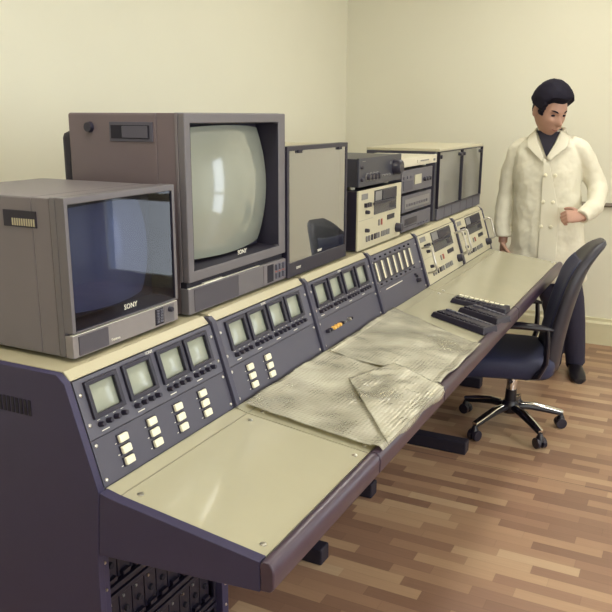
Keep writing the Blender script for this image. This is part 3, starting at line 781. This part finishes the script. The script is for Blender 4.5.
# ------------------------------------------------------------------ the man
PX, PY = .31, 3.08
man = thing('person', 'standing man in white double-breasted lab coat over dark sweater, looking down', 'person', (PX, PY, 0))
HR = Matrix.Translation((-.012, -.055, 1.577)) @ Matrix.Rotation(R(46), 4, 'Z') @ Matrix.Rotation(R(24), 4, 'X')
HS = 1.07
def g(x, s): return math.exp(-(x/s)**2)
def headpt(d):
    x, y, z = d
    k = max(0, -z)
    px = x*.077*(1-.30*k**1.7); pz = z*.125
    py = y*.098
    if y > 0: py *= 1-.40*k
    py -= .030*k*k
    if y < 0:
        px *= 1+.04*(-y)
        py += .008*(x*x)*0
        py -= .034*g(px, .013)*g(pz+.024, .019)*(1 if pz > -.045 else .6)
        py -= .010*g(px, .012)*g(pz, .022)
        py -= .006*g(pz-.034, .010)*g(px, .055)
        py += .014*(g(px-.032, .016)+g(px+.032, .016))*g(pz-.012, .012)
        py -= .006*(g(px-.042, .02)+g(px+.042, .02))*g(pz+.02, .02)
        py -= .011*g(px, .024)*(g(pz+.057, .007)+g(pz+.071, .007))
        py -= .008*g(px, .022)*g(pz+.102, .016)
    return Vector((px, py, pz))*HS
body = MB()
body.ico(headpt, 5, HR)
for s in (-1, 1):
    body.ico(lambda d: Vector((s*.080+d.x*.010, .012+d.y*.019+.3*abs(d.x)*.01, -.002+d.z*.034))*HS, 3, HR)
body.tube([(0, .015, 1.38), (-.003, .005, 1.45), (-.008, -.02, 1.51), (-.01, -.035, 1.56)], [.075, .062, .058, .055], 20)
TOR = [(.70, .16, .10), (.85, .15, .095), (1.0, .14, .09), (1.2, .155, .10), (1.33, .15, .095), (1.40, .11, .075), (1.45, .06, .055)]
body.loft([supring(0.0 if z > 1 else .015, 0, z, a, b, 2.3, 24) for z, a, b in TOR])
ARM_R = [(-.155, 0, 1.365), (-.215, .012, 1.25), (-.243, .018, 1.10), (-.243, 0, .96), (-.232, -.018, .84), (-.231, -.022, .80)]
ARM_L = [(.150, 0, 1.375), (.215, .03, 1.27), (.268, .035, 1.16), (.286, .0, 1.115), (.280, -.08, 1.07), (.255, -.16, 1.018), (.232, -.195, 1.002)]
body.tube(ARM_R, [.045, .043, .038, .036, .028, .027], 14)
body.tube(ARM_L, [.045, .043, .040, .040, .036, .029, .027], 14)
def hand(mb, wrist, dirv, normal, curl, sp=1.0, thumb=1, tc=.5):
    """palm and five unequal fingers; normal points out of the back of the hand"""
    d = Vector(dirv).normalized(); n = Vector(normal); n = (n-d*n.dot(d)).normalized(); s = d.cross(n)*thumb
    w0 = Vector(wrist)
    ring = []
    for t, hw, hh in ((0, .026, .017), (.03, .034, .017), (.06, .040, .016), (.085, .040, .013), (.095, .036, .009)):
        c = w0+d*t
        ring.append([c+s*hw*math.cos(a)+n*hh*math.sin(a) for a in [2*math.pi*i/16 for i in range(16)]])
    mb.loft(ring)
    for i, (off, ln) in enumerate(((.029, .075), (.010, .084), (-.010, .078), (-.028, .062))):
        p = w0+d*.078+s*off; dd = d+s*(off*.8*sp); dd.normalize(); pts = [p]; seg = (.12, .42, .28, .2)
        ang = 0
        for j, q in enumerate(seg):
            ang += curl*(0, .95, 1.0, .7)[j] if j else 0
            v = dd*math.cos(ang)-n*math.sin(ang)
            p = p+v*ln*q*1.12; pts.append(p)
        mb.tube(pts, [.0105, .0105, .0098, .009, .0072], 10)
    p = w0+d*.022+s*.026; v = (d*.55+s*.8-n*.35).normalized(); pts = [p-v*.012, p]
    for j, q in enumerate((.034, .030, .024)):
        v = (v+(d*.5-n*.5-s*.15)*tc*(j > 0)).normalized(); p = p+v*q; pts.append(p)
    mb.tube(pts, [.013, .0135, .012, .0105, .0078], 10)
hand(body, (-.231, -.022, .805), (.02, -.10, -1), (-.9, -.35, 0), .28, thumb=-1, tc=.3)
hand(body, (.236, -.192, 1.004), (-.80, -.50, .05), (.25, -.75, .55), 1.15, thumb=1, tc=.9)
LEG_R = [(-.01, .02, .86), (.04, .02, .62), (.10, .03, .40), (.105, .05, .10), (.105, .055, .05)]
LEG_L = [(.10, .0, .86), (.15, -.01, .62), (.205, .03, .42), (.238, .08, .10), (.238, .085, .05)]
for Lg in (LEG_R, LEG_L): body.tube(Lg, [.075, .07, .052, .038, .036], 14)
bo = obj('body', body, M_skin, man, smooth=True)
rm = bo.modifiers.new('remesh', 'REMESH'); rm.mode = 'VOXEL'; rm.voxel_size = .0042; rm.use_smooth_shade = True
sm = bo.modifiers.new('smooth', 'SMOOTH'); sm.factor = .4; sm.iterations = 2
# face details and hair
for s in (-1, 1):
    def eye(d): return Vector((s*.032+d.x*.013, -.0805+d.y*.006, .0105+d.z*.0050))*HS
    obj('eye', MB().ico(eye, 3, HR), M_hair, man, smooth=True)
    eb = [Vector((s*(.014+.034*t), -.094+.016*t*t*1.3, .029+.007*math.sin(t*2.2)))*HS for t in (0, .25, .5, .75, 1)]
    obj('eyebrow', MB().tube([HR @ p for p in eb], [.003, .0045, .0045, .004, .002], 8), M_hair, man, smooth=True)
obj('mouth', MB().tube([HR @ (headpt(Vector((x, -.85, -.505)).normalized())+Vector((0, -.0005, 0))) for x in (-.30, -.15, 0, .15, .30)], [.002, .004, .0048, .004, .002], 8), M_lip, man, smooth=True)
def hairpt(d):
    p = headpt(d); x, y, z = d
    # hairline: high on the forehead, down to the ears at the sides, low at the nape
    line = .50 if y < -.55 else (.50+(-.55-y)*-.62 if y < .0 else .16-.75*y)
    if y >= 0: line = -.04-.50*y
    elif y > -.62: line = .02+.50*((-y)/.62)**1.0
    else: line = .54
    # side burns in front of the ear
    if -.46 < y < -.12 and x < -.78: line = min(line, -.16)
    k = max(0, min(1, (z-line)/.16)); k = k*k*(3-2*k)
    t = -.012+.034*k
    if z < .15: t = -.012+.020*k
    if z > .2: t += k*(.006*g(y+.62, .45)+.024*z+.008*max(0, y))
    t += k*.003*noise.noise(Vector((x*9, y*4, z*9)))
    return p+Vector((x*1.0, y*.95, z*.9)).normalized()*t
obj('hair', MB().ico(hairpt, 5, HR), M_hair, man, smooth=True)
# clothes
CT = [(.60, .235, .150, .040, 0), (.72, .225, .145, .034, 0), (.85, .208, .138, .026, 0), (1.0, .192, .128, .012, 0), (1.12, .188, .124, .0, 0), (1.24, .192, .126, -.008, .0),
      (1.33, .186, .122, -.012, .004), (1.375, .178, .112, -.012, .006), (1.41, .150, .098, -.010, .008), (1.44, .108, .084, -.008, .008), (1.468, .074, .074, -.006, .006)]
def ctv(z):
    if z <= CT[0][0]: return CT[0][1:]
    for p, q in zip(CT, CT[1:]):
        if z <= q[0]:
            t = (z-p[0])/(q[0]-p[0]); return tuple(p[i]*(1-t)+q[i]*t for i in range(1, 5))
    return CT[-1][1:]
def front(x, z):
    a, b, cx, cy = ctv(z); t = min(.98, abs(x-cx)/a)
    return cy-b*(1-t**2.4)**(1/2.4)
coat = MB()
zs = [.60+(.868*i/40) for i in range(41)]
coat.loft([supring(ctv(z)[2], ctv(z)[3], z, ctv(z)[0], ctv(z)[1], 2.4, 48) for z in zs])
def spl(P, n=5):
    P = [Vector(p) for p in P]; out = []
    for i in range(len(P)-1):
        p0 = P[max(i-1, 0)]; p1 = P[i]; p2 = P[i+1]; p3 = P[min(i+2, len(P)-1)]
        for k in range(n):
            t = k/n
            out.append(.5*((2*p1)+(p2-p0)*t+(2*p0-5*p1+4*p2-p3)*t*t+(3*p1-p0-3*p2+p3)*t**3))
    return out+[P[-1]]
def lrad(rr, n=5):
    out = []
    for a, b in zip(rr, rr[1:]): out += [a+(b-a)*k/n for k in range(n)]
    return out+[rr[-1]]
coat.tube(spl([(-.12, .005, 1.385), (-.175, .008, 1.352), (-.214, .012, 1.25), (-.236, .018, 1.10), (-.240, 0, .96), (-.232, -.016, .835)]), lrad([.050, .062, .056, .050, .049, .047]), 24)
coat.tube(spl([(.10, .005, 1.395), (.158, .010, 1.362), (.215, .03, 1.27), (.268, .035, 1.165), (.286, -.01, 1.115), (.280, -.09, 1.060), (.232, -.195, 1.002)]), lrad([.050, .062, .056, .054, .053, .050, .044]), 24)
# fold displacement, along the cloth
for vtx in coat.bm.verts:
    p = vtx.co; n = noise.noise(Vector((p.x*12+p.z*3, p.y*9, p.z*2.5)))+.5*noise.noise(Vector((p.x*22-p.z*8, p.y*18, p.z*6+3)))
    n2 = vtx.co.copy(); n2.z = 0
    if p.z < 1.36: vtx.co += Vector((p.x-.0, p.y, 0)).normalized()*n*.012
ct = obj('lab_coat', coat, M_coat, man, smooth=True)
rm = ct.modifiers.new('remesh', 'REMESH'); rm.mode = 'VOXEL'; rm.voxel_size = .0055; rm.use_smooth_shade = True
tx = bpy.data.textures.new('folds', 'CLOUDS'); tx.noise_scale = .06; tx.noise_depth = 2
dp = ct.modifiers.new('folds', 'DISPLACE'); dp.texture = tx; dp.strength = .012; dp.mid_level = .5; dp.texture_coords = 'LOCAL'
sm = ct.modifiers.new('smooth', 'SMOOTH'); sm.factor = .5; sm.iterations = 1
def patch(name, A, B, off, th, m, parent, n=14):
    """surface stretched between two (x,z) polylines lying on the coat front"""
    def at(P, t):
        q = t*(len(P)-1); i = min(int(q), len(P)-2); f = q-i
        return Vector(P[i])*(1-f)+Vector(P[i+1])*f
    def f(u, v):
        p = at(A, u)*(1-v)+at(B, u)*v
        return (p.x, front(p.x, p.y)-off, p.y)
    o = obj(name, MB().grid(f, n, n), m, parent, smooth=True)
    s = o.modifiers.new('solid', 'SOLIDIFY'); s.thickness = th; s.offset = 0
    return o
patch('sweater', [(-.072, 1.468), (-.05, 1.43), (.004, 1.325)], [(.056, 1.463), (.036, 1.40), (.004, 1.325)], .010, .008, M_sweater, man)
obj('sweater_collar', MB().tube([(-.012+.056*math.cos(t), -.008+.060*math.sin(t), 1.464+.016*math.sin(t)+.004) for t in [2*math.pi*k/28 for k in range(28)]], .017, 12, close=True), M_sweater, man, smooth=True)
obj('shirt_collar', MB().tube([(-.013+.056*math.cos(t), -.013+.060*math.sin(t), 1.474+.022*math.sin(t)+.008) for t in [2*math.pi*k/28 for k in range(28)]], .009, 10, close=True), M_coat, man, smooth=True)
patch('lapel', [(-.080, 1.470), (-.060, 1.42), (-.012, 1.318)], [(-.120, 1.436), (-.112, 1.378), (-.016, 1.300)], .016, .009, M_coat, ct)
patch('lapel', [(.060, 1.470), (.044, 1.40), (.006, 1.318)], [(.112, 1.436), (.110, 1.382), (.020, 1.300)], .016, .009, M_coat, ct)
patch('placket', [(-.010, 1.315), (-.002, 1.0), (.006, .62)], [(.020, 1.305), (.100, 1.0), (.110, .62)], .010, .006, M_coat, ct, 20)
obj('back_collar', MB().tube([(-.006+.078*math.cos(t), .002+.074*math.sin(t), 1.470+.012*math.sin(t)) for t in [R(-20)+R(220)*k/20 for k in range(21)]], [.006]+[.013]*19+[.006], 10), M_coat, ct, smooth=True)
for z in (1.222, 1.071, .93):
    for x in (.008, .062):
        y = front(x, z)-.018
        obj('button', MB().tube([(x, y+.004, z), (x, y, z), (x, y-.002, z)], [.011, .011, .008], 14), M_white, ct, smooth=True)
tr = MB()
for Lg in (LEG_R, LEG_L): tr.tube(spl(Lg[:4]+[(Lg[3][0], Lg[3][1], .075)], 4), lrad([.098, .090, .068, .058, .060], 4), 18)
tr.loft([supring(.03, 0, z, a, .10, 2.3, 24) for z, a in ((.70, .15), (.78, .16), (.92, .15))])
to = obj('trousers', tr, M_trouser, man, smooth=True)
rm = to.modifiers.new('remesh', 'REMESH'); rm.mode = 'VOXEL'; rm.voxel_size = .008; rm.use_smooth_shade = True
for (x, y, a) in ((.105, .055, R(-8)), (.238, .085, R(16))):
    rings = []
    M = Matrix.Translation((x, y, 0)) @ Matrix.Rotation(a, 4, 'Z')
    for t, wd, h in ((.075, .022, .05), (.06, .036, .075), (.0, .040, .085), (-.07, .044, .075), (-.13, .048, .058), (-.18, .042, .045), (-.205, .022, .034)):
        rr = []
        for k in range(20):
            q = 2*math.pi*k/20; zz = h/2+h/2*math.copysign(abs(math.sin(q))**.7, math.sin(q))
            rr.append(M @ Vector((wd*math.copysign(abs(math.cos(q))**.8, math.cos(q)), t, zz)))
        rings.append(rr)
    obj('shoe', MB().loft(rings), M_shoe, man, smooth=True)
